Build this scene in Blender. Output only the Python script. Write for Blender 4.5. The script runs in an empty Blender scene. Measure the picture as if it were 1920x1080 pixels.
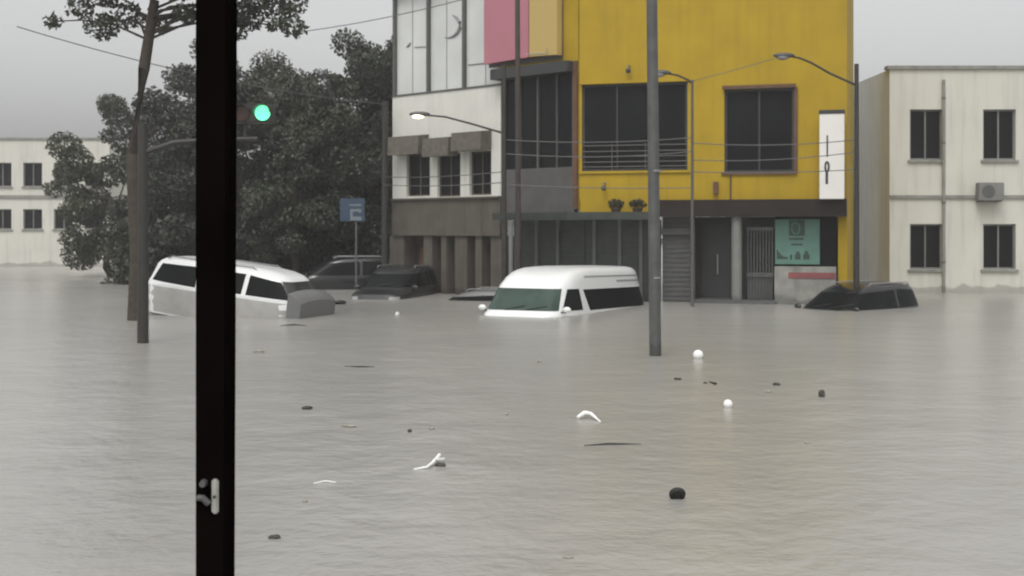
import bpy, bmesh, math, random
import numpy as np
from mathutils import Vector, Matrix
random.seed(7); np.random.seed(7)
S = bpy.context.scene
COL = S.collection
R = math.radians
# ------------------------------------------------------------------ camera
H = 2.13                       # eye height above the flood water (water surface is z = 0)
F = 2400.0; HY = 430.0         # focal length and horizon in photo pixels
cam = bpy.data.cameras.new('camera'); camo = bpy.data.objects.new('camera', cam); COL.objects.link(camo)
camo.location = (0, 0, H); camo.rotation_euler = (R(90), 0, 0)
cam.sensor_width = 36; cam.lens = 36*F/1920; cam.shift_y = -(540-HY)/1920.0
cam.clip_start = 0.05; cam.clip_end = 3000
S.camera = camo
cam.dof.use_dof = True; cam.dof.focus_distance = 2.6; cam.dof.aperture_fstop = 12   # phone video, focused near: soft everywhere
# ------------------------------------------------------------------ world, sun, exposure
W = bpy.data.worlds.new('World'); S.world = W; W.use_nodes = True
nt = W.node_tree; nt.nodes.clear()
out = nt.nodes.new('ShaderNodeOutputWorld'); bg = nt.nodes.new('ShaderNodeBackground')
sky = nt.nodes.new('ShaderNodeTexSky'); sky.sky_type = 'NISHITA'; sky.sun_disc = False
SUN_EL, SUN_AZ = 58, 200
sky.sun_elevation = R(SUN_EL); sky.sun_rotation = R(SUN_AZ); sky.air_density = 1.0; sky.dust_density = 6.0
hs = nt.nodes.new('ShaderNodeHueSaturation'); hs.inputs['Saturation'].default_value = 0.06
bc = nt.nodes.new('ShaderNodeGamma'); bc.inputs['Gamma'].default_value = 0.62   # cloud deck evens the sky out
nt.links.new(sky.outputs[0], hs.inputs['Color']); nt.links.new(hs.outputs[0], bc.inputs['Color'])
nt.links.new(bc.outputs[0], bg.inputs['Color']); nt.links.new(bg.outputs[0], out.inputs['Surface'])
bg.inputs['Strength'].default_value = 0.15
sl = bpy.data.lights.new('sun', 'SUN'); sl.energy = 0.5; sl.angle = R(25); sl.color = (1, .98, .94)
so = bpy.data.objects.new('sun', sl); COL.objects.link(so)
so.rotation_euler = (R(90-SUN_EL), 0, R(180-SUN_AZ)); so.location = (0, -20, 60)
S.view_settings.view_transform = 'Standard'; S.view_settings.look = 'None'
S.view_settings.gamma = 1; S.view_settings.exposure = 1.2

# ------------------------------------------------------------------ materials
def mat(name, col, rough=.7, var=.15, scale=3.0, metal=0.0, bump=0.0, spec=.5, stain=0.0, emit=None, es=1.0, coat=0.0, soak=0.0):
    m = bpy.data.materials.new(name); m.use_nodes = True
    t = m.node_tree; b = t.nodes['Principled BSDF']
    b.inputs['Roughness'].default_value = rough; b.inputs['Metallic'].default_value = metal
    b.inputs['Specular IOR Level'].default_value = spec
    if coat: b.inputs['Coat Weight'].default_value = coat
    tc = t.nodes.new('ShaderNodeTexCoord')
    n = t.nodes.new('ShaderNodeTexNoise'); n.inputs['Scale'].default_value = scale; n.inputs['Detail'].default_value = 6
    t.links.new(tc.outputs['Object'], n.inputs['Vector'])
    mr = t.nodes.new('ShaderNodeMapRange'); mr.inputs[1].default_value = .3; mr.inputs[2].default_value = .7
    mr.inputs[3].default_value = 1-var; mr.inputs[4].default_value = 1+var
    t.links.new(n.outputs['Fac'], mr.inputs[0])
    last = mr.outputs[0]
    if stain:
        mp = t.nodes.new('ShaderNodeMapping'); mp.inputs['Scale'].default_value = (2.2, 2.2, .18)
        n2 = t.nodes.new('ShaderNodeTexNoise'); n2.inputs['Scale'].default_value = 2.0; n2.inputs['Detail'].default_value = 5
        t.links.new(tc.outputs['Object'], mp.inputs[0]); t.links.new(mp.outputs[0], n2.inputs['Vector'])
        m2 = t.nodes.new('ShaderNodeMapRange'); m2.inputs[1].default_value = .5; m2.inputs[2].default_value = .72
        m2.inputs[3].default_value = 1; m2.inputs[4].default_value = 1-stain
        t.links.new(n2.outputs['Fac'], m2.inputs[0])
        mm = t.nodes.new('ShaderNodeMath'); mm.operation = 'MULTIPLY'
        t.links.new(last, mm.inputs[0]); t.links.new(m2.outputs[0], mm.inputs[1]); last = mm.outputs[0]
    if soak:   # silt soaked band left by the water on what stands in it, ragged upper edge
        ge = t.nodes.new('ShaderNodeNewGeometry'); sx = t.nodes.new('ShaderNodeSeparateXYZ'); t.links.new(ge.outputs['Position'], sx.inputs[0])
        n3 = t.nodes.new('ShaderNodeTexNoise'); n3.inputs['Scale'].default_value = 1.7; n3.inputs['Detail'].default_value = 6; t.links.new(ge.outputs['Position'], n3.inputs['Vector'])
        ad = t.nodes.new('ShaderNodeMath'); ad.operation = 'MULTIPLY_ADD'; ad.inputs[1].default_value = -.55; t.links.new(n3.outputs['Fac'], ad.inputs[0]); t.links.new(sx.outputs['Z'], ad.inputs[2])
        m3 = t.nodes.new('ShaderNodeMapRange'); m3.inputs[1].default_value = -.12; m3.inputs[2].default_value = -.04; m3.inputs[3].default_value = 1-soak; m3.inputs[4].default_value = 1
        t.links.new(ad.outputs[0], m3.inputs[0]); m4 = t.nodes.new('ShaderNodeMath'); m4.operation = 'MULTIPLY'
        t.links.new(last, m4.inputs[0]); t.links.new(m3.outputs[0], m4.inputs[1]); last = m4.outputs[0]
    vm = t.nodes.new('ShaderNodeVectorMath'); vm.operation = 'SCALE'; vm.inputs[0].default_value = col
    t.links.new(last, vm.inputs['Scale']); t.links.new(vm.outputs[0], b.inputs['Base Color'])
    if bump:
        bn = t.nodes.new('ShaderNodeBump'); bn.inputs['Strength'].default_value = bump; bn.inputs['Distance'].default_value = .02
        t.links.new(n.outputs['Fac'], bn.inputs['Height']); t.links.new(bn.outputs[0], b.inputs['Normal'])
    if emit:
        b.inputs['Emission Color'].default_value = (*emit, 1); b.inputs['Emission Strength'].default_value = es
    return m
M = dict(
 yellow=mat('yellow_paint', (.395, .262, .003), .75, .09, 1.2, stain=.10, bump=.15, soak=.38),
 white=mat('white_render', (.66, .655, .60), .8, .05, 1.5, stain=.10, bump=.15),
 cream=mat('cream_render', (.62, .61, .545), .8, .05, .8, stain=.14, soak=.38),
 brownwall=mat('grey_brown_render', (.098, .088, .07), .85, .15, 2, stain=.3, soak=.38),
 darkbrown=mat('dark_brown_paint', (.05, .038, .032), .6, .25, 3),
 bandbrown=mat('brown_fascia', (.028, .020, .017), .6, spec=.2, var=.2, scale=1.5),
 charcoal=mat('charcoal_panel', (.035, .036, .036), .55, .25, 1.4),
 darkgreen=mat('dark_green_metal', (.03, .036, .03), .6, .3, 3),
 greypanel=mat('grey_panel', (.092, .088, .083), .6, .15, 2),
 midgrey=mat('grey_shutter', (.095, .097, .098), .6, .15, 3),
 glassdark=mat('dark_glass', (.009, .010, .010), .25, .3, .8, spec=.10),
 glassreflect=mat('painted_reflection_glass', (.60, .615, .59), .12, .14, .45, spec=.5),  # pale base and blotches paint sky and tree reflections into the colour
 mullion=mat('mullion', (.09, .09, .083), .5, .1),
 bronze=mat('brown_trim', (.12, .06, .03), .6, .2),
 awning=mat('awning_canvas', (.12, .108, .088), .9, .25, 6),
 pink=mat('pink_poster', (.44, .17, .21), .45, .05, .6),
 paleyellow=mat('pale_yellow_poster', (.50, .36, .12), .45, .06, .6),
 postdark=mat('dark_post', (.028, .026, .022), .5, .2, 5),
 galv=mat('galvanised_steel', (.10, .102, .098), .5, .2, 5, metal=.25, soak=.38),
 steel=mat('bright_steel', (.55, .55, .52), .3, .2, 30, metal=.9),
 frame=mat('black_brown_aluminium', (.004, .003, .0026), .9, .3, 8, spec=.0),
 teal=mat('teal_sign', (.10, .21, .17), .5, .12, 2),
 tealdark=mat('dark_teal_print', (.03, .06, .05), .5, .1),
 signwhite=mat('white_sign_face', (.80, .78, .74), .5, .04, 2),
 ink=mat('dark_ink', (.04, .04, .05), .6, .1),
 blue=mat('blue_sign_face', (.032, .060, .10), .4, .1),
 bluelight=mat('pale_blue_print', (.17, .20, .225), .4, .1),
 redstripe=mat('faded_red_band', (.22, .07, .07), .7, .2),
 palewall=mat('pale_low_wall', (.26, .26, .235), .8, .2, 3, stain=.3, soak=.38),
 column=mat('white_column_paint', (.20, .20, .19), .7, .1, 3, stain=.3, soak=.38),
 carwhite=mat('white_car_paint', (.80, .81, .80), .28, .02, 1, coat=.3),
 carblack=mat('black_car_paint', (.012, .012, .013), .25, .2, 2, coat=.3),
 cardark=mat('charcoal_car_paint', (.02, .021, .022), .3, .2, 2, coat=.3),
 cargrey=mat('grey_car_paint', (.14, .142, .14), .35, .1, 2, coat=.2),
 silver=mat('muddied_silver_paint', (.40, .395, .375), .4, .1, 4),
 wsgrey=mat('grey_windscreen', (.045, .046, .045), .15, .3, 2, spec=.4),
 rubber=mat('black_trim', (.015, .015, .015), .6, .2),
 carglass=mat('car_glass', (.006, .007, .007), .25, .2, 1, spec=.08),
 wsglass=mat('green_tinted_glass', (.035, .062, .048), .08, .4, 1.4, spec=.4),
 trimgrey=mat('grey_trim', (.25, .25, .25), .5, .1),
 lens=mat('headlight_lens', (.28, .28, .27), .15, .1),
 wood=mat('wet_dark_wood', (.045, .032, .022), .5, .3, 15, bump=.4),
 foam=mat('white_foam', (.85, .85, .83), .6, .04, 20, bump=.2),
 debris=mat('dark_litter', (.05, .048, .04), .6, .4, 20, bump=.5),
 tan=mat('tan_litter', (.28, .26, .22), .7, .3, 15),
 bark=mat('bark', (.05, .04, .03), .9, .3, 8, bump=.6),
 leaf=mat('leaves', (.040, .047, .026), .6, .35, .9),
 leaf2=mat('leaves_olive', (.052, .056, .032), .6, .35, .9),
 leaf3=mat('leaves_dark', (.032, .037, .023), .6, .35, .9),
 cable=mat('cable', (.10, .10, .10), .6, .1),
 green_on=mat('green_signal_lens', (.1, .9, .55), .4, 0, emit=(.10, .56, .27), es=1.0),
 lamp_on=mat('lit_lamp_lens', (1, .95, .8), .4, 0, emit=(1, .88, .58), es=1.6),
 printgrey=mat('faded_grey_print', (.26, .265, .26), .5, .2, 3),
 lensoff=mat('unlit_signal_lens', (.05, .02, .01), .3, .1),
)
# ------------------------------------------------------------------ helpers
ORG = {}
def tag(o, label=None, cat=None, group=None, kind=None):
    if label: o['label'] = label
    if cat: o['category'] = cat
    if group: o['group'] = group
    if kind: o['kind'] = kind
    return o
def thing(name, label, cat, loc=(0, 0, 0), rot=(0, 0, 0), group=None):
    o = bpy.data.objects.new(name, None); COL.objects.link(o); o.location = loc; o.rotation_euler = rot
    o.empty_display_size = .2
    ORG[o] = Vector(loc)
    return tag(o, label, cat, group)
def obj(name, bm, m, parent=None, local=False, smooth=False, loc=None, bevel=0):
    if bevel: bmesh.ops.bevel(bm, geom=[e for e in bm.edges], offset=bevel, segments=2, affect='EDGES', clamp_overlap=True)
    bmesh.ops.recalc_face_normals(bm, faces=bm.faces)
    off = Vector((0, 0, 0))
    if parent is not None and not local: off = ORG[parent]
    if parent is None and loc is not None: off = Vector(loc)
    if off.length: bmesh.ops.translate(bm, verts=bm.verts, vec=-off)
    me = bpy.data.meshes.new(name); bm.to_mesh(me); bm.free(); me.materials.append(M[m] if isinstance(m, str) else m)
    if smooth:
        for p in me.polygons: p.use_smooth = True
        try: me.set_sharp_from_angle(angle=R(40))
        except Exception: pass
    o = bpy.data.objects.new(name, me); COL.objects.link(o)
    if parent is not None: o.parent = parent; ORG[o] = ORG.get(parent, Vector((0, 0, 0)))
    elif loc is not None: o.location = loc
    return o
def hexa(bm, P8):
    v = [bm.verts.new(p) for p in P8]
    for f in ((0, 1, 2, 3), (4, 5, 6, 7), (0, 1, 5, 4), (1, 2, 6, 5), (2, 3, 7, 6), (3, 0, 4, 7)):
        bm.faces.new([v[i] for i in f])
def box(bm, x0, x1, y0, y1, z0, z1):
    hexa(bm, [(x0, y0, z0), (x1, y0, z0), (x1, y1, z0), (x0, y1, z0), (x0, y0, z1), (x1, y0, z1), (x1, y1, z1), (x0, y1, z1)])
    return bm
def B(): return bmesh.new()
def tube(bm, pts, r, seg=10, r2=None, cap=True):
    pts = [Vector(p) for p in pts]; n = len(pts); rings = []
    for i, p in enumerate(pts):
        d = (pts[min(i+1, n-1)]-pts[max(i-1, 0)]).normalized()
        a = d.cross(Vector((0, 0, 1)));
        if a.length < .05: a = d.cross(Vector((1, 0, 0)))
        a.normalize(); b = d.cross(a)
        rr = r if r2 is None else r+(r2-r)*i/(n-1)
        if isinstance(r, (list, tuple)): rr = r[i]
        rings.append([bm.verts.new(p+rr*(a*math.cos(2*math.pi*k/seg)+b*math.sin(2*math.pi*k/seg))) for k in range(seg)])
    for i in range(n-1):
        for k in range(seg):
            bm.faces.new([rings[i][k], rings[i][(k+1) % seg], rings[i+1][(k+1) % seg], rings[i+1][k]])
    if cap: bm.faces.new(rings[0][::-1]); bm.faces.new(rings[-1])
    return bm
def Pw(px, py, D): return Vector(((px-960)/F*D, D, H-(py-HY)/F*D))     # photo position at a known distance
def Wt(px, py):                                                         # point on the water surface seen there
    D = F*H/(py-HY); return Vector(((px-960)/F*D, D, 0))
class Facade:
    def __init__(s, A, d, flip):
        s.A = Vector((A[0], A[1], 0)); s.d = Vector((d[0], d[1], 0)).normalized()
        s.n = Vector((s.d.y, -s.d.x, 0)) if not flip else Vector((-s.d.y, s.d.x, 0))
    def u(s, px):
        k = (px-960)/F; return (k*s.A.y-s.A.x)/(s.d.x-k*s.d.y)
    def D(s, px): return s.A.y+s.u(px)*s.d.y
    def z(s, px, py): return H-(py-HY)/F*s.D(px)
    def p(s, u, w, z): return s.A+s.d*u+s.n*w+Vector((0, 0, z))
    def box(s, bm, u0, u1, z0, z1, w0, w1):
        if u0 > u1: u0, u1 = u1, u0
        hexa(bm, [s.p(u0, w0, z0), s.p(u1, w0, z0), s.p(u1, w1, z0), s.p(u0, w1, z0), s.p(u0, w0, z1), s.p(u1, w0, z1), s.p(u1, w1, z1), s.p(u0, w1, z1)])
        return bm
    def pbox(s, bm, x0, x1, y0, y1, w0, w1, xr=None):          # by photo pixels on the facade (y taken at x-middle)
        xm = xr if xr else (x0+x1)/2
        return s.box(bm, s.u(x0), s.u(x1), s.z(xm, y1), s.z(xm, y0), w0, w1)
    def wall(s, bm, u0, u1, z0, z1, holes, th=.25, w=0):
        if u0 > u1: u0, u1 = u1, u0
        hs_ = [(min(a, b), max(a, b), c, d) for a, b, c, d in holes]
        us = sorted({u0, u1, *[h[0] for h in hs_], *[h[1] for h in hs_]}); zs = sorted({z0, z1, *[h[2] for h in hs_], *[h[3] for h in hs_]})
        us = [x for x in us if u0 <= x <= u1]; zs = [x for x in zs if z0 <= x <= z1]
        nu, nz = len(us)-1, len(zs)-1
        def solid(i, j):
            if i < 0 or j < 0 or i >= nu or j >= nz: return False
            a, b = (us[i]+us[i+1])/2, (zs[j]+zs[j+1])/2
            return not any(h[0] < a < h[1] and h[2] < b < h[3] for h in hs_)
        def q(*pts): bm.faces.new([bm.verts.new(p) for p in pts])
        for i in range(nu):
            for j in range(nz):
                if not solid(i, j): continue
                a, b, c, d = us[i], us[i+1], zs[j], zs[j+1]
                q(s.p(a, w, c), s.p(b, w, c), s.p(b, w, d), s.p(a, w, d))
                q(s.p(a, w-th, c), s.p(a, w-th, d), s.p(b, w-th, d), s.p(b, w-th, c))
                if not solid(i-1, j): q(s.p(a, w, c), s.p(a, w, d), s.p(a, w-th, d), s.p(a, w-th, c))
                if not solid(i+1, j): q(s.p(b, w, c), s.p(b, w-th, c), s.p(b, w-th, d), s.p(b, w, d))
                if not solid(i, j-1): q(s.p(a, w, c), s.p(a, w-th, c), s.p(b, w-th, c), s.p(b, w, c))
                if not solid(i, j+1): q(s.p(a, w, d), s.p(b, w, d), s.p(b, w-th, d), s.p(a, w-th, d))
        bmesh.ops.remove_doubles(bm, verts=bm.verts, dist=1e-4)
        return bm
F1 = Facade((1.98, 38.0), (6.945, -2.0), False)
F2 = Facade((1.98, 38.0), (-6.1, 6.0), True)
GZ = -1.1
# ------------------------------------------------------------------ setting: ground and flood water
bm = B(); box(bm, -450, 450, -60, 700, GZ-.3, GZ)
tag(obj('road', bm, mat('asphalt', (.05, .05, .05), .9, .2, 2)), kind='structure')
def water_mat():
    m = bpy.data.materials.new('muddy_flood_water'); m.use_nodes = True; t = m.node_tree; b = t.nodes['Principled BSDF']
    tc = t.nodes.new('ShaderNodeTexCoord')
    def noise(scale, sx=1, sy=1, det=4):
        mp = t.nodes.new('ShaderNodeMapping'); mp.inputs['Scale'].default_value = (sx, sy, 1)
        n = t.nodes.new('ShaderNodeTexNoise'); n.inputs['Scale'].default_value = scale; n.inputs['Detail'].default_value = det
        t.links.new(tc.outputs['Object'], mp.inputs[0]); t.links.new(mp.outputs[0], n.inputs['Vector']); return n.outputs['Fac']
    a = noise(.16, 1, 1.1); c = noise(1.1, .8, 1.3); 
    ma = t.nodes.new('ShaderNodeMath'); ma.operation = 'MULTIPLY_ADD'; ma.inputs[1].default_value = .45
    t.links.new(c, ma.inputs[0]); t.links.new(a, ma.inputs[2])
    cr = t.nodes.new('ShaderNodeValToRGB'); cr.color_ramp.elements[0].position = .52; cr.color_ramp.elements[1].position = .92
    cr.color_ramp.elements[0].color = (.290, .282, .260, 1); cr.color_ramp.elements[1].color = (.335, .326, .300, 1)
    t.links.new(ma.outputs[0], cr.inputs[0]); t.links.new(cr.outputs[0], b.inputs['Base Color'])
    b.inputs['Roughness'].default_value = .24; b.inputs['Specular IOR Level'].default_value = .38
    d1 = noise(1.3, 1, 1.05, 4); d2 = noise(6, 1, 1, 4); d3 = noise(22, 1, 1, 2)
    s1 = t.nodes.new('ShaderNodeMath'); s1.operation = 'MULTIPLY_ADD'; s1.inputs[1].default_value = .36
    t.links.new(d2, s1.inputs[0]); t.links.new(d1, s1.inputs[2])
    s2 = t.nodes.new('ShaderNodeMath'); s2.operation = 'MULTIPLY_ADD'; s2.inputs[1].default_value = .09
    t.links.new(d3, s2.inputs[0]); t.links.new(s1.outputs[0], s2.inputs[2])
    bp = t.nodes.new('ShaderNodeBump'); bp.inputs['Strength'].default_value = .36; bp.inputs['Distance'].default_value = .10
    t.links.new(s2.outputs[0], bp.inputs['Height']); t.links.new(bp.outputs[0], b.inputs['Normal'])
    return m
bm = B()
vs = [bm.verts.new(p) for p in ((-450, -60, 0), (450, -60, 0), (450, 700, 0), (-450, 700, 0))]; bm.faces.new(vs)
tag(obj('flood_water', bm, water_mat()), kind='structure')

# ------------------------------------------------------------------ yellow corner building
A0 = F1.p(0, 0, GZ)
yb = thing('corner_shop_building', 'yellow two storey corner building with dark square upstairs windows above flooded shops', 'building', A0)
uE = F1.u(1588); ZT = 10.6
zb = F1.z(1250, 375)          # fascia top
w1 = (F1.u(1091), F1.u(1289), F1.z(1190, 320), F1.z(1190, 156)); w2 = (F1.u(1358), F1.u(1489), F1.z(1423, 323), F1.z(1423, 166))
bm = B(); F1.wall(bm, .02, uE, zb, ZT, [w1, w2])
uB = F2.u(936)                # bay's far edge on F2
zbayT = F2.z(1075, 115)
F2.wall(bm, .02, uB, zbayT, ZT, [])
F2.wall(bm, .02, F2.u(1076), F2.z(1080, 392), zbayT, [])
# right return wall and back
e = F1.p(uE, 0, 0); back = F1.n*-9
hexa(bm, [F1.p(uE-.25, -.26, GZ), F1.p(uE, -.26, GZ), F1.p(uE, -9, GZ), F1.p(uE-.25, -9, GZ), F1.p(uE-.25, -.26, ZT), F1.p(uE, -.26, ZT), F1.p(uE, -9, ZT), F1.p(uE-.25, -9, ZT)])
obj('wall', bm, 'yellow', yb)
bm = B(); v = [F1.p(.3, -.3, ZT-.4), F1.p(uE-.1, -.3, ZT-.4), F1.p(uE-.1, -9, ZT-.4), F2.p(uB, -6, ZT-.4), F2.p(uB, -.3, ZT-.4)]
bm.faces.new([bm.verts.new(p) for p in v]); obj('roof', bm, 'greypanel', yb)
for wi, (a, b, c, d) in enumerate((w1, w2)):
    fr = B(); t = .07
    F1.box(fr, a, b, d-t, d, -.16, -.06); F1.box(fr, a, b, c, c+t, -.16, -.06)
    F1.box(fr, a, a+t, c+t, d-t, -.16, -.06); F1.box(fr, b-t, b, c+t, d-t, -.16, -.06)
    n = 3 if wi == 0 else 2
    for i in range(1, n): uu = a+(b-a)*i/n; F1.box(fr, uu-.025, uu+.025, c+t, d-t, -.15, -.07)
    wf = obj('window', fr, 'charcoal', yb)
    obj('pane', F1.box(B(), a+t, b-t, c+t, d-t, -.14, -.125), 'glassdark', wf)
    obj('sill', F1.box(B(), a-.08, b+.08, c-.07, c-.003, -.1, .06), 'yellow' if wi == 0 else 'bronze', wf)
    bm = B(); F1.box(bm, a-.05, b+.05, d+.003, d+.10, -.05, .10); obj('window_head', bm, 'bronze' if wi else 'yellow', wf)
    if wi == 1: obj('jamb_trim', F1.box(B(), b+.003, b+.10, c, d, -.05, .04), 'bronze', wf)
    if wi == 0:
        lv = B()
        for yy in (272, 283, 293, 303, 312): zz = F1.z(1190, yy); tube(lv, [F1.p(a+.01, -.03, zz), F1.p(b-.01, -.03, zz)], .017, 6)
        for uu in (a+.9, a+1.9): tube(lv, [F1.p(uu, -.03, c), F1.p(uu, -.03, F1.z(1190, 268))], .014, 6)
        obj('guard_rail', lv, 'greypanel', wf)
# fascia above shops and canopy
obj('fascia', F1.box(B(), F1.u(1236), uE, F1.z(1400, 406), zb-.003, -.3, .22), 'bandbrown', yb)
bm = B(); F1.wall(bm, 0.05, F1.u(1236), F1.z(1160, 400), zb, [], .25, .004); obj('lower_wall', bm, 'yellow', yb)
zc1, zc0 = F1.z(1150, 398), F1.z(1150, 412)
bm = B(); v = [F2.p(F2.u(955), .05, 0), F2.p(F2.u(955), .75, 0), F1.A+(F1.n+F2.n)*.38, F1.p(F1.u(1236), .75, 0), F1.p(F1.u(1236), .05, 0), F1.A+(F1.n+F2.n)*.03]
lo = [bm.verts.new(p+Vector((0, 0, zc0))) for p in v]; hi = [bm.verts.new(p+Vector((0, 0, zc1))) for p in v]
bm.faces.new(lo[::-1]); bm.faces.new(hi)
for i in range(6): bm.faces.new([lo[i], lo[(i+1) % 6], hi[(i+1) % 6], hi[i]])
obj('canopy', bm, 'darkgreen', yb)
# dark glazed bay on the chamfered corner
bay = B(); u0, u1 = F2.u(938), F2.u(1075); zt = zbayT-.003; zl = F2.z(1010, 320)
F2.box(bay, u0, u0-.10, zl, zt-.3, -.2, -.03); F2.box(bay, u1, u1+.08, zl, zt-.3, -.2, -.03)
um = F2.u(1005); F2.box(bay, um-.03, um+.03, zl, zt-.3, -.2, -.06); F2.box(bay, u0, u1, zl, zl+.08, -.2, -.05)
for x in (972, 1040): q = F2.u(x); F2.box(bay, q-.02, q+.02, zl, zt-.3, -.19, -.08)
byo = obj('bay_window', bay, 'mullion', yb)
obj('pane', F2.box(B(), u0, u1, zl, zt-.3, -.17, -.14), 'glassdark', byo)
obj('bay_head', F2.box(B(), u0+.1, u1-.05, zt-.32, zt, -.2, .35), 'charcoal', yb)
obj('spandrel_panel', F2.box(B(), u0, u1, F2.z(1010, 402), zl-.003, -.2, -.04), 'greypanel', yb)
obj('corner_trim', F2.box(B(), F2.u(1077), F2.u(1084), F2.z(1080, 392), zt, -.02, .07), 'bronze', yb)
# ground floor of the corner: dark shutters
sh = B(); F2.box(sh, F2.u(955), -.05, GZ, zc0, -.35, -.2); F1.box(sh, .05, F1.u(1236), GZ, zc0, -.35, -.2)
obj('shop_shutter', sh, 'darkgreen', yb)
for (FF, xs) in ((F2, (962, 1000, 1040)), (F1, (1112, 1160, 1200))):
    for x in xs:
        uu = FF.u(x); obj('shutter_guide', FF.box(B(), uu-.05, uu+.05, GZ, zc0, -.2, -.12), 'midgrey', yb)
# sliding slats on shutters
sl_ = B(); z = GZ+.2
while z < zc0-.1:
    F1.box(sl_, .08, F1.u(1236)-.05, z, z+.02, -.2, -.185); F2.box(sl_, F2.u(957), -.08, z, z+.02, -.2, -.185); z += .16
obj('shutter_ribs', sl_, 'charcoal', yb)
# right-hand shops
zf = F1.z(1400, 406)
obj('shop_back_wall', F1.box(B(), F1.u(1238), uE-.26, GZ, zf, -1.3, -1.1), 'charcoal', yb)
g = B(); F1.box(g, F1.u(1238), F1.u(1296), GZ, zf, -.5, -.4)
gs = obj('roller_shutter', g, 'midgrey', yb)
g = B(); z = GZ+.3
while z < zf-.1: F1.box(g, F1.u(1240), F1.u(1294), z, z+.05, -.4, -.375); z += .14
obj('slats', g, 'greypanel', gs)
obj('lintel', F1.box(B(), F1.u(1238), F1.u(1296), F1.z(1270, 440), F1.z(1270, 428), -.38, -.2), 'greypanel', yb)
d = obj('door', F1.box(B(), F1.u(1306), F1.u(1368), GZ, F1.z(1330, 420), -1.08, -1.0), 'charcoal', yb)
obj('handle', tube(B(), [F1.p(F1.u(1338), -.96, .8), F1.p(F1.u(1338), -.96, 1.4)], .02, 8), 'steel', d)
for x0, x1, m_ in ((1294, 1303, 'greypanel'), (1371, 1391, 'column')):
    c = F1.p((F1.u(x0)+F1.u(x1))/2, -.05, 0); r_ = (F1.u(x1)-F1.u(x0))/2
    obj('column', tube(B(), [(c.x, c.y, GZ), (c.x, c.y, zf)], r_, 20), m_, yb, smooth=True)
obj('shop_step', F1.box(B(), F1.u(1300), F1.u(1455), GZ, F1.z(1380, 563), -1.0, .12), 'midgrey', yb)
gg = B()
for i in range(9):
    uu = F1.u(1400)+(F1.u(1446)-F1.u(1400))*i/8; F1.box(gg, uu-.015, uu+.015, F1.z(1420, 565), F1.z(1420, 432), -.42, -.38)
F1.box(gg, F1.u(1398), F1.u(1448), F1.z(1420, 432), F1.z(1420, 426), -.44, -.36)
F1.box(gg, F1.u(1398), F1.u(1448), F1.z(1420, 520), F1.z(1420, 512), -.44, -.37)
obj('grille_gate', gg, 'galv', yb)
obj('gate_panel', F1.box(B(), F1.u(1400), F1.u(1446), F1.z(1420, 563), F1.z(1420, 522), -.5, -.45), 'midgrey', yb)
obj('low_wall', F1.box(B(), F1.u(1452), uE-.3, GZ, F1.z(1500, 500), -.4, -.05), 'palewall', yb)
obj('red_band', F1.box(B(), F1.u(1478), uE-.32, F1.z(1500, 522), F1.z(1500, 511), -.05, -.03), 'redstripe', yb)
obj('shop_window', F1.box(B(), F1.u(1452), uE-.3, F1.z(1500, 499), zf, -.4, -.36), 'glassdark', yb)
# sign things on the shop fronts
o_ = F1.p(F1.u(1493), .05, F1.z(1493, 496))
ts = thing('shop_sign', 'teal shop sign with a dark square emblem and dark marks under the brown fascia', 'sign', o_)
obj('board', F1.box(B(), F1.u(1452), F1.u(1536), F1.z(1493, 496), F1.z(1493, 411), -.34, -.28), 'teal', ts)
em = B(); F1.pbox(em, 1478, 1508, 413, 442, -.28, -.27); obj('emblem', em, 'tealdark', ts)
em = B(); c = F1.p(F1.u(1491), -.262, F1.z(1491, 428))
pts = [c+F1.d*(.11*math.cos(a*math.pi/8))+Vector((0, 0, .17*math.sin(a*math.pi/8))) for a in range(17)]
tube(em, pts, .028, 6, cap=False); obj('emblem_ring', em, 'teal', ts)
em = B()
obj('underline', F1.pbox(B(), 1478, 1506, 446, 450, -.28, -.272), 'tealdark', ts); obj('underline', F1.pbox(B(), 1482, 1504, 457, 460, -.28, -.272), 'tealdark', ts)
for x0, x1, y0, y1 in ((1455, 1458, 469, 486), (1458, 1462, 474, 486), (1462, 1467, 479, 486), (1467, 1476, 482, 486), (1489, 1500, 477, 487), (1492, 1498, 472, 477), (1505, 1517, 477, 487), (1508, 1514, 471, 477), (1480, 1484, 478, 487)):
    obj('letter', F1.pbox(B(), x0, x1, y0, y1, -.28, -.272), 'tealdark', ts)
em.free()
vsn = thing('hanging_sign', 'tall white vertical sign with dark lettering at the right end of the yellow wall', 'sign', F1.p(F1.u(1565), .1, F1.z(1565, 375)))
obj('sign_box', F1.box(B(), F1.u(1538), F1.u(1584), F1.z(1560, 374), F1.z(1560, 216), .3, .5), 'signwhite', vsn, bevel=.012)
obj('cap', F1.box(B(), F1.u(1537), F1.u(1585), F1.z(1560, 215.6), F1.z(1560, 209), .28, .52), 'charcoal', vsn)
for yy in (235, 350): obj('bracket', F1.box(B(), F1.u(1560)-.03, F1.u(1560)+.03, F1.z(1560, yy)-.03, F1.z(1560, yy)+.03, 0, .3), 'charcoal', vsn)
obj('letter', F1.pbox(B(), 1549, 1554, 322, 346, .5, .508), 'ink', vsn)
em = B(); c = F1.p(F1.u(1552), .504, F1.z(1552, 314)); tube(em, [c+F1.d*(.05*math.cos(a*math.pi/8))+Vector((0, 0, .13*math.sin(a*math.pi/8))) for a in range(17)], .03, 6)
obj('letter', em, 'ink', vsn)
obj('letter', F1.pbox(B(), 1551, 1554, 256, 296, .5, .506), 'ink', vsn)

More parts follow.
